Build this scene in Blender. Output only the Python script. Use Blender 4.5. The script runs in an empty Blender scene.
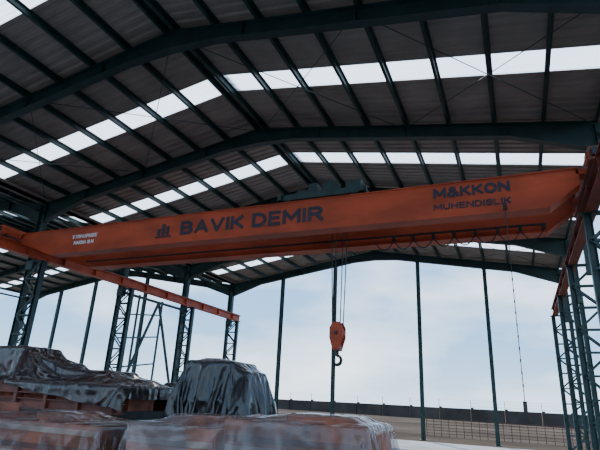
import bpy, bmesh, math, random
from mathutils import Vector, Matrix, noise
random.seed(4)
C=bpy.context.scene.collection

# ------------------------------------------------------------ materials
def mat(name, col, rough=0.5, metal=0.0, var=0.0, scale=4.0, bump=0.0, bscale=30.0, spec=0.5, col2=None, stretch=(1,1,1), coat=0):
    m=bpy.data.materials.new(name); m.use_nodes=True
    nt=m.node_tree; b=nt.nodes['Principled BSDF']
    b.inputs['Roughness'].default_value=rough; b.inputs['Metallic'].default_value=metal
    b.inputs['Specular IOR Level'].default_value=spec
    b.inputs['Coat Weight'].default_value=coat
    b.inputs['Base Color'].default_value=(*col,1)
    tc=nt.nodes.new('ShaderNodeTexCoord'); mp=nt.nodes.new('ShaderNodeMapping'); mp.inputs['Scale'].default_value=stretch
    nt.links.new(tc.outputs['Object'],mp.inputs['Vector'])
    if var>0 or col2:
        n=nt.nodes.new('ShaderNodeTexNoise'); n.inputs['Scale'].default_value=scale; n.inputs['Detail'].default_value=6
        nt.links.new(mp.outputs[0],n.inputs['Vector'])
        r=nt.nodes.new('ShaderNodeValToRGB')
        r.color_ramp.elements[0].position=0.35; r.color_ramp.elements[1].position=0.68
        c2=col2 if col2 else tuple(min(1,c*(1+var)) for c in col)
        c1=col if col2 else tuple(c*(1-var) for c in col)
        r.color_ramp.elements[0].color=(*c1,1); r.color_ramp.elements[1].color=(*c2,1)
        nt.links.new(n.outputs['Fac'],r.inputs['Fac']); nt.links.new(r.outputs['Color'],b.inputs['Base Color'])
    if bump>0:
        n2=nt.nodes.new('ShaderNodeTexNoise'); n2.inputs['Scale'].default_value=bscale; n2.inputs['Detail'].default_value=4
        nt.links.new(mp.outputs[0],n2.inputs['Vector'])
        bp=nt.nodes.new('ShaderNodeBump'); bp.inputs['Strength'].default_value=bump; bp.inputs['Distance'].default_value=0.05
        nt.links.new(n2.outputs['Fac'],bp.inputs['Height']); nt.links.new(bp.outputs['Normal'],b.inputs['Normal'])
    return m
M_steel=mat('teal_painted_steel',(0.007,0.036,0.033),0.5,var=0.25,scale=3)
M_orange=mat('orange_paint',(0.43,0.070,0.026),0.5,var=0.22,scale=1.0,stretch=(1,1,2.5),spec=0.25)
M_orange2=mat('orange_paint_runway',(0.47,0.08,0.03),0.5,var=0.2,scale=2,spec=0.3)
M_orange3=mat('orange_paint_shaded',(0.20,0.042,0.02),0.6,var=0.25,scale=2)  # shade on the right runway and carriage, painted in as darker orange
M_roof=mat('roof_sheet',(0.255,0.215,0.18),0.6,var=0.15,scale=1.2)
M_dark=mat('dark_machinery',(0.012,0.018,0.02),0.5,var=0.3)
M_green=mat('trolley_green',(0.01,0.035,0.032),0.45,var=0.3)
M_rope=mat('wire_rope',(0.03,0.03,0.035),0.6)
M_black=mat('black_lettering',(0.020,0.014,0.03),0.5)
M_white=mat('white_lettering',(0.75,0.75,0.75),0.5)
M_concrete=mat('concrete_floor',(0.24,0.24,0.25),0.6,col2=(0.38,0.38,0.39),scale=0.7,spec=0.15)
M_dirt=mat('dry_earth',(0.055,0.043,0.035),1.0,col2=(0.10,0.080,0.064),scale=0.15,bump=0.4,bscale=2,spec=0.0)
M_wallc=mat('boundary_wall_concrete',(0.045,0.04,0.036),0.9,var=0.25,scale=0.5,spec=0.0)
M_red=mat('red_primer_steel',(0.15,0.040,0.024),0.55,var=0.3,scale=3)
M_goods=mat('rust_brown_goods',(0.42,0.12,0.055),0.6,var=0.5,scale=3)
M_pale=mat('pale_packing_board',(0.50,0.38,0.30),0.7,var=0.25,scale=3)
M_barr=mat('rusty_mesh',(0.12,0.045,0.025),0.7)
M_cable=mat('rubber_cable',(0.012,0.012,0.014),0.6)
M_wood=mat('rough_timber',(0.10,0.07,0.045),0.8,var=0.3,scale=5,stretch=(1,10,10))

def tarpmat(name,c1,c2,brown,rough=0.2,seed=0.0,tr0=0.0,tr1=0.15,bump=0.5,spec=0.7,coat=0.3):
    """glossy thin plastic sheeting, the packed goods showing through where it lies tight"""
    m=bpy.data.materials.new(name); m.use_nodes=True
    nt=m.node_tree; b=nt.nodes['Principled BSDF']; L=nt.links.new
    b.inputs['Roughness'].default_value=rough; b.inputs['Specular IOR Level'].default_value=spec
    b.inputs['Coat Weight'].default_value=coat; b.inputs['Coat Roughness'].default_value=0.1
    tc=nt.nodes.new('ShaderNodeTexCoord')
    def M(sc):
        mp=nt.nodes.new('ShaderNodeMapping'); mp.inputs['Location'].default_value=(seed,seed,0); mp.inputs['Scale'].default_value=sc
        L(tc.outputs['Object'],mp.inputs[0]); return mp
    mp=M((1,1,1)); mv=M((1,1,0.22))
    def N(s,d,dist=0,src=None):
        n=nt.nodes.new('ShaderNodeTexNoise'); n.inputs['Scale'].default_value=s; n.inputs['Detail'].default_value=d; n.inputs['Distortion'].default_value=dist
        L((src or mp).outputs[0],n.inputs['Vector']); return n
    def R(src,p0,c0,p1,cc):
        r=nt.nodes.new('ShaderNodeValToRGB'); r.color_ramp.elements[0].position=p0; r.color_ramp.elements[1].position=p1
        r.color_ramp.elements[0].color=(*c0,1); r.color_ramp.elements[1].color=(*cc,1); L(src,r.inputs['Fac']); return r
    r1=R(N(1.6,2,0.3).outputs['Fac'],0.35,c1,0.7,c2)
    r2=R(N(0.9,2).outputs['Fac'],0.42,(0,0,0),0.62,(0.9,0.9,0.9))
    mx=nt.nodes.new('ShaderNodeMix'); mx.data_type='RGBA'; L(r2.outputs['Color'],mx.inputs[0]); L(r1.outputs['Color'],mx.inputs[6]); mx.inputs[7].default_value=(*brown,1)
    L(mx.outputs[2],b.inputs['Base Color'])
    bp=nt.nodes.new('ShaderNodeBump'); bp.inputs['Strength'].default_value=bump; bp.inputs['Distance'].default_value=0.10
    n2=N(3.2,1.0,1.0,mv); L(n2.outputs['Fac'],bp.inputs['Height']); L(bp.outputs['Normal'],b.inputs['Normal']); L(bp.outputs['Normal'],b.inputs['Coat Normal'])
    mr=nt.nodes.new('ShaderNodeMapRange'); mr.inputs['From Min'].default_value=0.4; mr.inputs['From Max'].default_value=0.62
    mr.inputs['To Min'].default_value=1-tr0; mr.inputs['To Max'].default_value=1-tr1
    L(N(1.2,3,0.5).outputs['Fac'],mr.inputs['Value']); L(mr.outputs[0],b.inputs['Alpha'])
    return m
M_tarp=tarpmat('black_plastic_tarp',(0.009,0.009,0.011),(0.026,0.026,0.031),(0.030,0.020,0.017),seed=1.0,tr1=0.2,rough=0.22,spec=0.55,coat=0.15)
M_tarpd=tarpmat('dark_plastic_tarp',(0.006,0.007,0.009),(0.018,0.019,0.023),(0.011,0.010,0.010),seed=5.0,tr1=0.0,rough=0.22,spec=0.5,coat=0.15)
M_tarpl=tarpmat('clear_plastic_sheet',(0.07,0.062,0.065),(0.18,0.165,0.17),(0.20,0.095,0.065),seed=9.0,tr0=0.3,tr1=0.75)
M_tarpm=tarpmat('smoky_plastic_sheet',(0.035,0.030,0.032),(0.10,0.09,0.093),(0.12,0.048,0.032),seed=13.0,tr0=0.3,tr1=0.7)

def skylight_mat():
    m=bpy.data.materials.new('translucent_skylight'); m.use_nodes=True
    nt=m.node_tree; nt.nodes.clear()
    o=nt.nodes.new('ShaderNodeOutputMaterial'); mx=nt.nodes.new('ShaderNodeMixShader')
    t=nt.nodes.new('ShaderNodeBsdfTranslucent'); tr=nt.nodes.new('ShaderNodeBsdfTransparent')
    t.inputs['Color'].default_value=(0.95,0.97,1,1); tr.inputs['Color'].default_value=(0.9,0.95,0.98,1)
    n=nt.nodes.new('ShaderNodeTexNoise'); n.inputs['Scale'].default_value=1.5
    mr=nt.nodes.new('ShaderNodeMapRange'); mr.inputs['To Min'].default_value=0.1; mr.inputs['To Max'].default_value=0.4
    nt.links.new(n.outputs['Fac'],mr.inputs['Value']); nt.links.new(mr.outputs[0],mx.inputs[0])
    nt.links.new(t.outputs[0],mx.inputs[1]); nt.links.new(tr.outputs[0],mx.inputs[2]); nt.links.new(mx.outputs[0],o.inputs[0])
    return m
M_sky=skylight_mat()

# ------------------------------------------------------------ mesh builder
class MB:
    def __init__(s): s.v=[]; s.f=[]; s.mi=[]; s.mats=[]
    def m(s,mt):
        if mt not in s.mats: s.mats.append(mt)
        return s.mats.index(mt)
    def add(s,vs,fs,mt):
        b=len(s.v); s.v+= [tuple(v) for v in vs]; k=s.m(mt)
        for f in fs: s.f.append([b+i for i in f]); s.mi.append(k)
    def bar(s,p0,p1,w,h,mt,up=(0,0,1)):
        p0=Vector(p0);p1=Vector(p1);d=(p1-p0).normalized();u=Vector(up)
        if abs(d.dot(u))>0.98: u=Vector((0,1,0))
        a=d.cross(u).normalized(); u=a.cross(d).normalized()
        vs=[]
        for p in (p0,p1):
            for sa,su in((-1,-1),(1,-1),(1,1),(-1,1)): vs.append(p+a*sa*w/2+u*su*h/2)
        s.add(vs,[(0,3,2,1),(4,5,6,7),(0,1,5,4),(1,2,6,5),(2,3,7,6),(3,0,4,7)],mt)
    def box(s,x0,x1,y0,y1,z0,z1,mt):
        s.add([(x,y,z) for z in(z0,z1) for x,y in((x0,y0),(x1,y0),(x1,y1),(x0,y1))],
              [(0,3,2,1),(4,5,6,7),(0,1,5,4),(1,2,6,5),(2,3,7,6),(3,0,4,7)],mt)
    def ibeam(s,p0,p1,w,h,mt,up=(0,0,1),t=0.02):
        p0=Vector(p0);p1=Vector(p1);d=(p1-p0).normalized();u=Vector(up)
        a=d.cross(u).normalized(); u=a.cross(d).normalized()
        s.bar(p0,p1,t,h-2*t,mt,u); s.bar(p0+u*(h/2-t/2),p1+u*(h/2-t/2),w,t,mt,u); s.bar(p0-u*(h/2-t/2),p1-u*(h/2-t/2),w,t,mt,u)
    def prismY(s,poly,y0,y1,mt):
        n=len(poly); vs=[(x,y0,z) for x,z in poly]+[(x,y1,z) for x,z in poly]
        fs=[tuple(range(n)),tuple(range(2*n-1,n-1,-1))]+[(i,i+n,(i+1)%n+n,(i+1)%n) for i in range(n)]
        s.add(vs,fs,mt)
    def cyl(s,p0,p1,r,mt,n=12,r2=None):
        p0=Vector(p0);p1=Vector(p1);d=(p1-p0).normalized()
        u=Vector((0,0,1)) if abs(d.z)<.9 else Vector((1,0,0))
        a=d.cross(u).normalized();b=a.cross(d); r2=r if r2 is None else r2
        vs=[p0+(a*math.cos(2*math.pi*i/n)+b*math.sin(2*math.pi*i/n))*r for i in range(n)]+[p1+(a*math.cos(2*math.pi*i/n)+b*math.sin(2*math.pi*i/n))*r2 for i in range(n)]
        s.add(vs,[tuple(range(n-1,-1,-1)),tuple(range(n,2*n))]+[(i,(i+1)%n,(i+1)%n+n,i+n) for i in range(n)],mt)
    def tube(s,pts,r,mt,n=6):
        for i in range(len(pts)-1): s.cyl(pts[i],pts[i+1],r,mt,n)
    def obj(s,name,parent=None,smooth=False,bevel=0):
        me=bpy.data.meshes.new(name); me.from_pydata(s.v,[],s.f)
        for m in s.mats: me.materials.append(m)
        me.polygons.foreach_set('material_index',s.mi)
        bm=bmesh.new(); bm.from_mesh(me); bmesh.ops.recalc_face_normals(bm,faces=bm.faces); bm.to_mesh(me); bm.free()
        if smooth: me.polygons.foreach_set('use_smooth',[True]*len(me.polygons))
        me.update(); o=bpy.data.objects.new(name,me); C.objects.link(o)
        if parent: o.parent=parent
        if bevel:
            b=o.modifiers.new('bevel','BEVEL'); b.width=bevel; b.segments=2; b.limit_method='ANGLE'
        return o
def empty(name):
    e=bpy.data.objects.new(name,None); C.objects.link(e); return e

# ------------------------------------------------------------ tarpaulin covered machines (cloth draped over real bodies)
cloths=[]
def drape(name,parent,rg,z,mt,res,seed,parts,floor=True,shrink=-0.07):
    x0,x1,y0,y1=rg; nx=int((x1-x0)/res); ny=int((y1-y0)/res)
    so=Vector((seed*3.7,seed*1.9,0)); vs=[];fs=[]
    for j in range(ny+1):
        for i in range(nx+1):
            x=x0+i*res;y=y0+j*res
            p=Vector((x*2.2,y*2.2,0))+so
            vs.append((x+0.04*noise.noise(p+Vector((9,0,0))),y+0.04*noise.noise(p+Vector((0,9,0))),z+0.10*noise.noise(p)+0.02*noise.noise(p*3)))
    for j in range(ny):
        for i in range(nx):
            a=j*(nx+1)+i; fs.append((a,a+1,a+nx+2,a+nx+1))
    b=MB(); b.add(vs,fs,mt); o=b.obj(name,parent,smooth=True)
    c=MB()
    for q in parts: c.box(*q,M_dark)
    if floor: c.box(x0-2,x1+2,y0-2,y1+2,-0.4,0.0,M_dark)
    co_=c.obj('tmp_collider'); bv=co_.modifiers.new('b','BEVEL'); bv.width=0.03; bv.segments=2
    co_.modifiers.new('c','COLLISION'); co_.collision.thickness_outer=0.02; co_.collision.cloth_friction=25
    col=bpy.data.collections.new('tmp_'+name); bpy.context.scene.collection.children.link(col); col.objects.link(co_); C.objects.unlink(co_)
    md=o.modifiers.new('cloth','CLOTH'); s=md.settings
    s.quality=5; s.mass=0.3; s.air_damping=1.0; s.tension_stiffness=25; s.compression_stiffness=25; s.shear_stiffness=10; s.bending_stiffness=0.35
    s.shrink_min=shrink; s.shrink_max=shrink
    md.collision_settings.distance_min=0.015; md.collision_settings.collision_quality=3; md.collision_settings.collection=col
    md.point_cache.frame_start=1; md.point_cache.frame_end=60
    cloths.append((o,co_,col)); return o

e=empty('tarp_covered_machine')
b=MB()
b.box(-13.6,-7.3,8.0,9.6,0.25,1.15,M_dark)
for z in (1.2,1.5):
    b.ibeam((-13.8,7.9,z),(-7.1,7.9,z),0.18,0.2,M_red)
    b.ibeam((-13.8,9.7,z),(-7.1,9.7,z),0.18,0.2,M_red)
for k in range(8):
    x=-13.6+k*0.9; b.box(x-0.05,x+0.05,7.8,7.98,0.0,1.6,M_red); b.box(x-0.05,x+0.05,9.62,9.8,0.0,1.6,M_red)
P=[(-12.0,-10.6,8.3,9.3,1.15,2.40),(-10.6,-9.6,8.4,9.2,1.15,2.06),(-9.4,-8.0,8.35,9.25,1.15,1.9),(-12.8,-12.2,8.3,9.3,1.15,2.2),(-7.9,-7.4,8.4,9.2,1.15,1.75)]
for q in P: b.box(*q,M_goods)
b.obj('machine_bed',e)
drape('tarpaulin',e,(-14.1,-6.9,7.44,10.3),2.55,M_tarp,0.05,1,P+[(-13.8,-7.1,7.78,9.82,0,1.62)],shrink=-0.06)
e=empty('wrapped_machine')
b=MB(); P=[(-6.35,-4.7,8.4,9.7,0,1.45),(-6.15,-5.1,8.5,9.5,1.4,2.16),(-5.1,-4.8,8.6,9.4,1.4,1.98),(-5.9,-5.5,8.7,9.3,2.1,2.22)]
for q in P: b.box(*q,M_dark)
b.obj('machine_body',e)
drape('tarpaulin',e,(-7.9,-3.2,6.9,11.2),2.35,M_tarpd,0.05,2,P)
e=empty('wrapped_machine')
b=MB(); P=[(-8.3,-6.9,10.4,11.4,0,1.45),(-8.2,-7.8,10.5,11.3,1.4,1.75)]
for q in P: b.box(*q,M_dark)
b.obj('machine_body',e)
drape('tarpaulin',e,(-9.5,-5.9,9.4,12.6),1.88,M_tarpd,0.06,3,P)
def bundle(name,x0,x1,y0,y1,P,mt,seed,z):
    e=empty(name); b=MB(); n=4
    for k in range(n):
        x=x0+0.3+(x1-x0-0.6)*k/(n-1); b.box(x-0.07,x+0.07,y0+0.05,y1-0.05,0,0.14,M_wood)
    for q in P:
        b.box(*q,M_goods)
    for q in P[:2]:
        zz=q[4]+0.04; k=0
        while zz<q[5]-0.1:
            b.box(q[0]+0.03,q[1]-0.03,q[2]-0.012,q[2],zz,zz+0.07,M_pale if k%3==1 else (M_red if k%3==2 else M_goods)); zz+=0.11; k+=1
        xx=q[0]+0.1; k=0
        while xx<q[1]-0.15:
            b.box(xx,xx+0.1,q[2]+0.03,q[3]-0.03,q[5],q[5]+0.012,M_pale if k%2 else M_red); xx+=0.24; k+=1
    b.obj('packed_steel_parts',e)
    drape('plastic_sheet',e,(x0-0.95,x1+0.9,y0-0.95,y1+0.95),z,mt,0.045,seed,P)
bundle('wrapped_steel_bundle',-9.5,-5.1,5.3,6.5,[(-9.5,-7.3,5.3,6.5,0.14,1.12),(-7.1,-5.1,5.35,6.4,0.14,1.08),(-8.7,-7.9,5.6,6.3,1.1,1.26),(-6.5,-6.0,5.5,6.3,1.05,1.19)],M_tarpm,5,1.42)
bundle('wrapped_steel_bundle',-4.6,-1.5,5.3,6.4,[(-4.6,-3.3,5.3,6.4,0.14,1.16),(-3.2,-1.5,5.3,6.4,0.14,1.29),(-2.5,-1.7,5.5,6.2,1.2,1.36),(-4.1,-3.6,5.5,6.2,1.1,1.27)],M_tarpl,6,1.5)
sc=bpy.context.scene
sc.frame_start=1; sc.frame_end=60
import time; t0=time.time()
for f in range(1,44):
    sc.frame_set(f)
    if time.time()-t0>150: break
dg=bpy.context.evaluated_depsgraph_get()
new=[]
for o,c,col in cloths:
    me=bpy.data.meshes.new_from_object(o.evaluated_get(dg)); new.append(me)
for (o,c,col),me in zip(cloths,new):
    o.modifiers.clear(); o.data=me
    me.polygons.foreach_set('use_smooth',[True]*len(me.polygons))
    bpy.data.objects.remove(c); bpy.data.collections.remove(col)
    sb=o.modifiers.new('subsurf','SUBSURF'); sb.levels=1; sb.render_levels=1
sc.frame_set(1)

# ------------------------------------------------------------ dimensions
XL,XR=-15.5,2.2; XA=(XL+XR)/2; ZE,ZA=7.70,9.20; W=XR-XL
XLL=XL-W; XAA=XL-W/2
FR=[-1.9,2.6,7.1,11.6,16.1,20.6,25.1]
Y0,Y1=-3.0,25.6
RB=6.05
slope=(ZA-ZE)/(W/2)
def roofz(x):
    xa=XA if x>XL else XAA
    return ZA-slope*abs(x-xa)

# ------------------------------------------------------------ portal frames
def half_rafter(b,y,xe,xa):
    s=1 if xa>xe else -1
    d=0.36; dh=0.72
    def top(x): return ZA-slope*abs(x-xa)+0.18
    xs=[xe,xe+s*1.9,xa-s*1.2,xa]
    dep=[dh,d,d,d+0.14]
    t=[(x,top(x)) for x in xs]; bt=[(x,top(x)-q) for x,q in zip(xs,dep)]
    b.prismY(t+bt[::-1],y-0.012,y+0.012,M_steel)
    for i in range(3):
        b.bar((t[i][0],y,t[i][1]),(t[i+1][0],y,t[i+1][1]),0.2,0.02,M_steel)
        b.bar((bt[i][0],y,bt[i][1]),(bt[i+1][0],y,bt[i+1][1]),0.2,0.02,M_steel)
    for f in (0.22,0.5,0.78):
        x=xe+(xa-xe)*f; b.box(x-0.01,x+0.01,y-0.1,y+0.1,top(x)-0.36,top(x),M_steel)
def lattice(b,y,xi,xo,ztop):
    a,c=min(xi,xo),max(xi,xo)
    for x in (a,c):
        b.ibeam((x,y,0),(x,y,ztop),0.16,0.16,M_steel,up=(1,0,0),t=0.014)
    n=int(ztop/0.62); h=ztop/n
    for i in range(n):
        z0,z1=i*h,(i+1)*h
        for yy in (y-0.085,y+0.085):
            if i%2==0: b.bar((a,yy,z0),(c,yy,z1),0.012,0.06,M_steel)
            else: b.bar((c,yy,z0),(a,yy,z1),0.012,0.06,M_steel)
            b.bar((a,yy,z1),(c,yy,z1),0.012,0.05,M_steel)
    b.box(a-0.2,c+0.2,y-0.22,y+0.22,0,0.03,M_steel)
    b.box(a-0.12,c+0.12,y-0.12,y+0.12,ztop-0.02,ztop,M_steel)
last=None
for i,y in enumerate(FR):
    b=MB()
    half_rafter(b,y,XR,XA); half_rafter(b,y,XL,XA); half_rafter(b,y,XL,XAA); half_rafter(b,y,XLL,XAA)
    zr=RB-0.37
    lattice(b,y,1.70,2.38,zr); lattice(b,y,-14.95,-15.6,zr); lattice(b,y,XLL-0.15,XLL+0.5,zr)
    for x in (XR+0.08,XL-0.02,XLL-0.08):
        b.ibeam((x,y,zr-0.02),(x,y,ZE+0.15),0.2,0.3,M_steel,up=(1,0,0))
        b.box(x-0.16,x+0.16,y-0.11,y+0.11,zr-0.3,zr+0.01,M_steel)
    last=b.obj('steel_portal_frame')
for k,x in enumerate((-1.1,-4.35,-8.9,-12.1,-18.8,-22.1,-26.6,-29.8)):
    b=MB(); zt=roofz(x)-0.18
    b.ibeam((x,25.1,0),(x,25.1,zt),0.17,0.2,M_steel,up=(0,1,0),t=0.02)
    b.box(x-0.18,x+0.18,24.92,25.28,0,0.03,M_steel)
    b.box(x-0.12,x+0.12,25.0,25.2,zt-0.02,zt,M_steel)
    b.obj('gable_post_%d'%(k+1),last)
b=MB()
def prow(xe,xa):
    n=8
    for k in range(n+1):
        x=xe+(xa-xe)*(k/n)*0.985
        z=ZA-slope*abs(x-xa)+0.18+0.02
        b.bar((x,Y0,z+0.06),(x,Y1,z+0.06),0.018,0.13,M_steel)
        b.bar((x+0.025,Y0,z+0.125),(x+0.025,Y1,z+0.125),0.07,0.012,M_steel)
        b.bar((x-0.025,Y0,z),(x-0.025,Y1,z),0.07,0.012,M_steel)
for xe,xa in((XR,XA),(XL,XA),(XL,XAA),(XLL,XAA)): prow(xe,xa)
b.obj('roof_purlins')
b=MB()
for x,z in ((XR+0.08,ZE-0.1),(XL,ZE-0.15),(XLL,ZE-0.1)):
    b.cyl((x,Y0,z),(x,25.1,z),0.06,M_steel,8)
for xe,xa in((XR,XA),(XL,XA),(XL,XAA)):
    for (ya,yb) in ((7.1,11.6),(20.6,25.1)):
        for k in range(2):
            xs0=xe+(xa-xe)*k/2; xs1=xe+(xa-xe)*(k+1)/2
            z0=ZA-slope*abs(xs0-xa)+0.1; z1=ZA-slope*abs(xs1-xa)+0.1
            b.cyl((xs0,ya,z0),(xs1,yb,z1),0.010,M_steel,6); b.cyl((xs0,yb,z0),(xs1,ya,z1),0.010,M_steel,6)
b.obj('roof_bracing')
b=MB()
for xx in (-15.28,):
    for (ya,yb) in ((16.1,20.6),):
        ym=(ya+yb)/2
        for yy in (ya+0.9,ym+0.25):
            b.bar((xx,yy,0),(xx,yy+0.0,5.6),0.07,0.07,M_steel)
        b.bar((xx,ya,0.3),(xx,ym,5.5),0.09,0.09,M_steel); b.bar((xx,yb,0.3),(xx,ym,5.5),0.09,0.09,M_steel)
        b.bar((xx,ya,5.5),(xx,yb,5.5),0.1,0.1,M_steel)
        for z in (1.2,2.4,3.6,4.6):
            b.bar((xx,ya,z),(xx,ym+0.25,z+0.35),0.06,0.06,M_steel)
b.obj('column_bracing')
# ------------------------------------------------------------ roof sheets
def profile(y0,y1):
    pts=[];y=y0;p=0.25
    while y<y1-1e-6:
        for dy,dz in((0,0),(0.10,0),(0.135,0.035),(0.215,0.035)):
            if y+dy<=y1: pts.append((y+dy,dz))
        y+=p
    pts.append((y1,0)); return pts
b=MB()
strips=[(a+c)/2 for a,c in zip(FR[:-1],FR[1:])]
edges=[Y0]
for sy in strips: edges+=[sy-0.36,sy+0.36]
edges.append(Y1)
for xe,xa in((XR+0.35,XA),(XL,XA),(XL,XAA),(XLL-0.3,XAA)):
    for i in range(len(edges)-1):
        pr=profile(edges[i],edges[i+1]); vs=[];fs=[]
        for (y,dz) in pr:
            for x in (xe,xa):
                vs.append((x,y,ZA-slope*abs(x-xa)+0.34+dz))
        for k in range(len(pr)-1): fs.append((2*k,2*k+1,2*k+3,2*k+2))
        b.add(vs,fs,M_sky if i%2==1 else M_roof)
b.bar((XA,Y0,ZA+0.4),(XA,Y1,ZA+0.4),0.5,0.02,M_roof); b.bar((XAA,Y0,ZA+0.4),(XAA,Y1,ZA+0.4),0.5,0.02,M_roof)
b.box(XL-0.25,XL+0.25,Y0,Y1,ZE+0.3,ZE+0.32,M_roof)
b.obj('ceiling')

# ------------------------------------------------------------ runway beams
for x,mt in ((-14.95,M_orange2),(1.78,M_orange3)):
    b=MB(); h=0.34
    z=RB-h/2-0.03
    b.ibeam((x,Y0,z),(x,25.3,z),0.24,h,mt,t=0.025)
    for y in [Y0+0.4+1.5*k for k in range(19)]:
        b.box(x-0.11,x+0.11,y-0.01,y+0.01,z-h/2+0.02,z+h/2-0.02,mt)
    b.box(x-0.03,x+0.03,Y0,25.3,RB-0.03,RB+0.03,M_dark)
    b.obj('crane_runway_beam')

# ------------------------------------------------------------ bridge crane
crane=empty('overhead_bridge_crane')
GT,GB=6.26,5.48
def girder(name,y0,y1):
    b=MB()
    xl,xr=-14.75,1.5
    poly=[(xl,GT),(xr,GT),(xr,GT-0.34),(xr-0.6,GB),(xl+1.5,GB),(xl,GT-0.28)]
    b.prismY(poly,y0+0.03,y1-0.03,M_orange)
    b.box(xl,xr,y0,y1,GT,GT+0.02,M_orange)
    b.box(xl+1.5,xr-0.6,y0,y1,GB-0.02,GB,M_orange)
    b.bar((xr,(y0+y1)/2,GT-0.34),(xr-0.6,(y0+y1)/2,GB-0.01),y1-y0,0.02,M_orange)
    b.bar((xl,(y0+y1)/2,GT-0.28),(xl+1.5,(y0+y1)/2,GB-0.01),y1-y0,0.02,M_orange)
    b.box(xl+0.5,xr-0.5,(y0+y1)/2-0.03,(y0+y1)/2+0.03,GT+0.02,GT+0.07,M_dark)
    return b.obj(name,crane)
girder('main_girder_front',10.4,10.8)
girder('main_girder_back',12.0,12.4)
for nm,x in (('end_carriage_left',-14.95),('end_carriage_right',1.75)):
    b=MB()
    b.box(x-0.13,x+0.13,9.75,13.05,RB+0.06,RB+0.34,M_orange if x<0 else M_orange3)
    for y in (10.0,12.8):
        b.cyl((x-0.05,y,RB+0.17),(x+0.05,y,RB+0.17),0.14,M_dark,20)
        b.box(x-0.16,x+0.16,y-0.12,y+0.12,RB+0.1,RB+0.3,M_orange)
    for y in (9.75,13.05):
        b.box(x-0.09,x+0.09,y-0.08,y+0.08,RB+0.13,RB+0.29,M_dark)
    s=1 if x<0 else -1
    for y in (10.6,12.2): b.box(min(x,x+s*0.3),max(x,x+s*0.3),y-0.17,y+0.17,RB+0.08,RB+0.2,M_orange)
    b.cyl((x+s*0.16,12.8,RB+0.2),(x+s*0.5,12.8,RB+0.2),0.1,M_green,14)
    b.obj(nm,crane,bevel=0.008)
b=MB()
b.box(-14.6,1.4,12.4,13.0,GT-0.02,GT+0.01,M_orange)
for k in range(12):
    x=-14.5+k*1.44
    b.bar((x,12.97,GT),(x,12.97,GT+1.05),0.035,0.035,M_orange)
for z in (0.55,1.05):
    b.bar((-14.5,12.97,GT+z),(1.34,12.97,GT+z),0.035,0.035,M_orange)
b.box(-14.5,1.34,12.96,12.98,GT+0.01,GT+0.11,M_orange)
b.obj('walkway_handrail',crane)
b=MB(); x0,x1=-5.3,-3.1
for x in (x0,x1): b.box(x-0.06,x+0.06,10.45,12.35,GT+0.12,GT+0.28,M_green)
for y in (10.6,12.2):
    b.box(x0-0.1,x1+0.1,y-0.07,y+0.07,GT+0.12,GT+0.28,M_green)
    for x in (x0+0.2,x1-0.2): b.cyl((x,y-0.05,GT+0.16),(x,y+0.05,GT+0.16),0.1,M_dark,18)
b.cyl((-4.9,10.9,GT+0.42),(-4.9,11.9,GT+0.42),0.14,M_green,16)
b.cyl((-4.0,10.75,GT+0.42),(-4.0,12.05,GT+0.42),0.18,M_dark,20)
for y in (10.75,12.05): b.cyl((-4.0,y-0.02,GT+0.42),(-4.0,y+0.02,GT+0.42),0.23,M_green,20)
for k in range(22):
    y=10.85+k*0.05; b.cyl((-4.0,y,GT+0.42),(-4.0,y+0.025,GT+0.42),0.195,M_rope,18)
b.box(-4.6,-4.35,10.7,11.1,GT+0.25,GT+0.6,M_green)
b.cyl((-4.95,10.9,GT+0.42),(-4.5,10.9,GT+0.42),0.12,M_dark,14)
b.box(-3.55,-3.15,10.6,11.0,GT+0.28,GT+0.5,M_green)
b.cyl((-3.35,11.3,GT+0.4),(-3.35,11.9,GT+0.4),0.12,M_green,14)
b.box(x0,x1,11.1,11.18,GT+0.14,GT+0.26,M_green); b.box(x0,x1,11.62,11.7,GT+0.14,GT+0.26,M_green)
b.obj('hoist_trolley',crane,bevel=0.006)
HX,HY=-3.95,11.4
b=MB()
for dx in (-0.17,-0.06,0.06,0.17):
    b.cyl((HX+dx*1.15,HY+(0.12 if dx>0 else -0.12),GT+0.4),(HX+dx*0.7,HY+(0.05 if dx>0 else -0.05),3.1),0.013,M_rope,6)
b.obj('hoist_ropes',crane)
b=MB()
def platep(y0,y1):
    prof=[(-0.10,3.36),(0.10,3.36),(0.17,3.22),(0.17,2.98),(0.09,2.72),(-0.09,2.72),(-0.17,2.98),(-0.17,3.22)]
    b.prismY([(HX+x,z) for x,z in prof],y0,y1,M_orange)
platep(HY-0.13,HY-0.1); platep(HY+0.1,HY+0.13)
for yy in (-0.055,0.055): b.cyl((HX,HY+yy-0.04,3.1),(HX,HY+yy+0.04,3.1),0.17,M_orange,24)
b.cyl((HX,HY-0.17,3.1),(HX,HY+0.17,3.1),0.045,M_dark,12)
b.box(HX-0.09,HX+0.09,HY-0.12,HY+0.12,2.68,2.82,M_orange3)
b.cyl((HX,HY,2.72),(HX,HY,2.56),0.045,M_dark,12)
o=b.obj('hook_block',crane,bevel=0.01)
b=MB(); pts=[]
for k in range(19):
    a=math.radians(95-k*15.5); r=0.105
    pts.append(((HX+math.cos(a)*r),HY,2.46+math.sin(a)*r))
for k in range(len(pts)-1):
    w0=0.042 - 0.0013*abs(k-9) if k<14 else 0.03-0.004*(k-14); w1=w0 if k<13 else max(0.008,w0-0.004)
    b.cyl(pts[k],pts[k+1],w0,M_dark,10,w1)
b.obj('lifting_hook',crane,smooth=True)
b=MB(); y=11.93
b.bar((-13.3,y,GB+0.16),(0.9,y,GB+0.16),0.04,0.04,M_dark)
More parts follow.
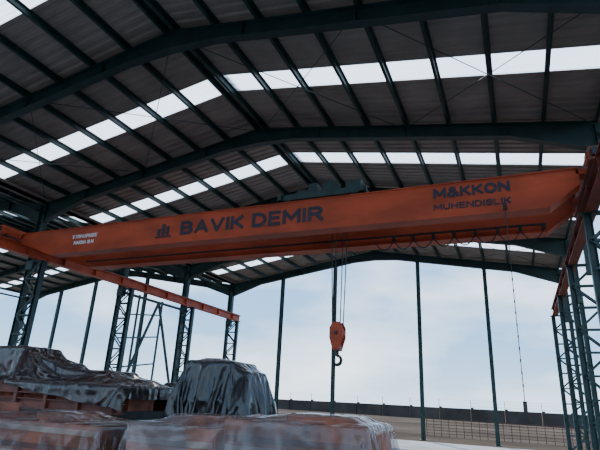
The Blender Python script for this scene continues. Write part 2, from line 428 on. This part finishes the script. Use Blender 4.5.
for k in range(8):
    xa=0.85-k*0.5; xb=xa-0.5
    b.box(xa-0.04,xa+0.04,y-0.03,y+0.03,GB+0.04,GB+0.15,M_dark)
    pts=[(xa+(xb-xa)*t/10,y,GB+0.05-0.26*(1-(2*t/10-1)**2)) for t in range(11)]
    b.tube(pts,0.014,M_cable)
b.obj('festoon_cable',crane)
b=MB(); px,py=0.06,10.2
b.box(px-0.04,px+0.04,py-0.04,10.42,GB+0.02,GB+0.08,M_dark)
z=GB+0.04
b.cyl((px,py,z),(px,py,1.7),0.008,M_cable,6)
while z>1.8:
    b.cyl((px,py,z),(px,py,z-0.05),0.014,M_cable,6); z-=0.22
b.box(px-0.035,px+0.035,py-0.03,py+0.03,1.45,1.7,M_dark)
for k in range(4): b.cyl((px,py-0.04,1.5+0.05*k),(px,py-0.03,1.5+0.05*k),0.013,M_orange3,8)
b.obj('pendant_control',crane)

# lettering: bold stroke letters painted on the girder web
def arc(cx,cz,rx,rz,a0,a1,n=8): return [(cx+rx*math.cos(math.radians(a0+(a1-a0)*i/n)),cz+rz*math.sin(math.radians(a0+(a1-a0)*i/n))) for i in range(n+1)]
G={'B':(0.66,[[(0,0),(0,1)],[(0,1),(.35,1)]+arc(.35,.76,.25,.24,90,-90)+[(0,.52)],[(.35,.52)]+arc(.38,.26,.28,.26,90,-90)+[(0,0)]]),
'A':(0.76,[[(0,0),(.38,1),(.76,0)],[(.14,.32),(.62,.32)]]),'V':(0.74,[[(0,1),(.37,0),(.74,1)]]),'I':(0.0,[[(0,0),(0,1)]]),
'K':(0.66,[[(0,0),(0,1)],[(.62,1),(0.02,.42)],[(.2,.56),(.66,0)]]),'D':(0.68,[[(0,0),(0,1),(.3,1)]+arc(.3,.5,.38,.5,90,-90)+[(0,0)]]),
'E':(0.56,[[(.56,1),(0,1),(0,0),(.56,0)],[(0,.52),(.5,.52)]]),'M':(0.84,[[(0,0),(0,1),(.42,.3),(.84,1),(.84,0)]]),
'R':(0.66,[[(0,0),(0,1),(.36,1)]+arc(.36,.75,.26,.25,90,-90)+[(0,.5)],[(.34,.5),(.66,0)]]),
'O':(0.76,[arc(.38,.5,.38,.5,0,360,16)]),'U':(0.66,[[(0,1),(0,.33)]+arc(.33,.33,.33,.33,180,360)+[(.66,1)]]),
'H':(0.66,[[(0,0),(0,1)],[(.66,0),(.66,1)],[(0,.52),(.66,.52)]]),'N':(0.68,[[(0,0),(0,1),(.68,0),(.68,1)]]),'L':(0.52,[[(0,1),(0,0),(.52,0)]]),
'S':(0.6,[arc(.3,.76,.28,.24,20,180)+arc(.3,.76,.28,.24,180,270)+arc(.3,.26,.3,.26,90,-160)]),
'&':(0.74,[[(.74,0),(.14,.78)]+arc(.32,.82,.18,.18,180,0)+[(.5,.7),(.1,.4)]+arc(.28,.24,.26,.24,150,300)+[(.7,.42)]]),
'T':(0.6,[[(0,1),(.6,1)],[(.3,0),(.3,1)]]),'P':(0.6,[[(0,0),(0,1),(.34,1)]+arc(.34,.74,.26,.26,90,-90)+[(0,.48)]]),
'5':(0.55,[[(.5,1),(.05,1),(.02,.55),(.3,.6)]+arc(.28,.3,.27,.3,80,-150)]),'1':(0.2,[[(0,.8),(.2,1),(.2,0)]]),'8':(0.56,[arc(.28,.75,.25,.25,0,360,12),arc(.28,.25,.28,.25,0,360,12)])}
def letters(name,s,x,zc,w,h,mt,th=0.17,sp=0.3,y=10.424):
    tot=0
    for ch in s: tot+=0.4 if ch==' ' else G[ch][0]+sp
    tot-=sp; sx=(w-th*h)/tot; b=MB(); cx=0; hh=h*(1-th); t=th*h/2
    n=0
    for ch in s:
        if ch==' ': cx+=0.4; continue
        wd,st=G[ch]
        for pl in st:
            P=[(x+t+(cx+px)*sx, zc-hh/2+pz*hh) for px,pz in pl]
            for i in range(len(P)-1):
                a=Vector((P[i][0],0,P[i][1])); c=Vector((P[i+1][0],0,P[i+1][1])); d=(c-a)
                if d.length<1e-5: continue
                d=d.normalized()*t*0.75; n+=1
                e=0.00015*(n%9)
                b.bar(a-d+Vector((0,y+e,0)),c+d+Vector((0,y+e,0)),2*t,0.01,mt,up=(0,1,0))
        cx+=wd+sp
    b.obj(name,crane)
letters('lettering_main','BAVIK DEMIR',-8.3,5.88,4.25,0.40,M_black,th=0.23)
letters('lettering_maker','M&KKON',-1.4,6.05,1.6,0.25,M_black,th=0.24)
letters('lettering_trade','MUHENDISLIK',-1.4,5.72,1.6,0.15,M_black,th=0.22)
letters('rating_plate_line_a','5 TON KAPASITE',-12.4,5.97,1.0,0.12,M_white)
letters('rating_plate_line_b','MAKINA 18 M',-12.3,5.77,0.8,0.12,M_white)
b=MB()
lx,lz=-9.1,5.72
for k,hh in enumerate((0.20,0.34,0.26)):
    b.box(lx+k*0.15,lx+k*0.15+0.1,10.415,10.43,lz,lz+hh,M_black)
b.box(lx-0.05,lx+0.5,10.415,10.43,lz-0.06,lz-0.02,M_black)
b.obj('company_emblem',crane)

# ------------------------------------------------------------ floor, ground, boundary
b=MB(); b.box(-34,3.2,-6,24.4,-0.06,0.0,M_concrete); b.obj('floor')
b=MB(); b.box(-400,400,-150,600,-0.3,-0.05,M_dirt); b.obj('ground')
bw=empty('boundary_wall')
b=MB()
p0=Vector((-110,92,0)); p1=Vector((60,50,0)); n=44
for i in range(n):
    a=p0.lerp(p1,i/n); c=p0.lerp(p1,(i+0.97)/n)
    h=1.42+0.04*random.random()
    b.bar(a+Vector((0,0,h/2-0.05)),c+Vector((0,0,h/2-0.05)),0.2,h,M_wallc)
    b.bar(a+Vector((0,0,(h+.1)/2)),a+Vector((0.3,0,(h+.1)/2)),0.35,h+0.1,M_wallc)
b.obj('wall_panels',bw)
b=MB()
for i in range(n+1):
    a=p0.lerp(p1,i/n); b.bar(a+Vector((0,0,1.2)),a+Vector((0,0,2.4)),0.05,0.05,M_dark,)
for z in (1.7,2.05,2.35): b.bar(p0+Vector((0,0,z)),p1+Vector((0,0,z)),0.012,0.012,M_dark)
b.obj('wire_fence',bw)
b=MB(); 
for k in range(30):
    x=-5+k*0.4; b.bar((x,30,-0.05),(x,30,0.85),0.03,0.03,M_barr)
for z in (0.12,0.27,0.42,0.57,0.72,0.85): b.bar((-5,30,z),(6.6,30,z),0.02,0.025,M_barr)
b.obj('mesh_barrier')

# ------------------------------------------------------------ world + sun
w=bpy.data.worlds.new('World'); bpy.context.scene.world=w; w.use_nodes=True; nt=w.node_tree
bg=nt.nodes['Background']; tc=nt.nodes.new('ShaderNodeTexCoord'); sp=nt.nodes.new('ShaderNodeSeparateXYZ')
nt.links.new(tc.outputs['Generated'],sp.inputs[0])
r=nt.nodes.new('ShaderNodeValToRGB'); cr=r.color_ramp
cr.elements[0].position=0.0; cr.elements[0].color=(0.36,0.51,0.66,1)
cr.elements[1].position=0.9; cr.elements[1].color=(0.42,0.62,0.95,1)
el=cr.elements.new(0.12); el.color=(0.20,0.38,0.62,1)
el=cr.elements.new(0.35); el.color=(0.15,0.32,0.61,1)
nt.links.new(sp.outputs['Z'],r.inputs['Fac'])
mp=nt.nodes.new('ShaderNodeMapping'); mp.inputs['Scale'].default_value=(1,1,3.0); nt.links.new(tc.outputs['Generated'],mp.inputs[0])
n=nt.nodes.new('ShaderNodeTexNoise'); n.inputs['Scale'].default_value=2.6; n.inputs['Detail'].default_value=8; nt.links.new(mp.outputs[0],n.inputs['Vector'])
r2=nt.nodes.new('ShaderNodeValToRGB'); r2.color_ramp.elements[0].position=0.42; r2.color_ramp.elements[1].position=0.70
nt.links.new(n.outputs['Fac'],r2.inputs['Fac'])
mx=nt.nodes.new('ShaderNodeMix'); mx.data_type='RGBA'; nt.links.new(r2.outputs['Color'],mx.inputs[0])
nt.links.new(r.outputs['Color'],mx.inputs[6]); mx.inputs[7].default_value=(0.68,0.79,0.88,1)
nt.links.new(mx.outputs[2],bg.inputs['Color']); bg.inputs['Strength'].default_value=3.3
s=bpy.data.lights.new('sun','SUN'); s.energy=5.5; s.angle=0.02; s.color=(1,0.92,0.80)
so=bpy.data.objects.new('sun',s); C.objects.link(so); so.location=(-20,40,60)
so.rotation_euler=(Vector((-0.35,0.55,0.85))).to_track_quat('Z','Y').to_euler()

# ------------------------------------------------------------ camera
cam=bpy.data.cameras.new('camera'); co=bpy.data.objects.new('camera',cam); C.objects.link(co)
cam.sensor_width=36; cam.lens=487/600*36; cam.clip_end=2000
Rm=Matrix(((0.9198,0.0917,0.3848),(0.392,-0.3267,-0.860),(0.0468,0.9418,-0.3364)))
co.matrix_world=Matrix.Translation((0,0,1.55))@Rm.to_4x4()
bpy.context.scene.camera=co
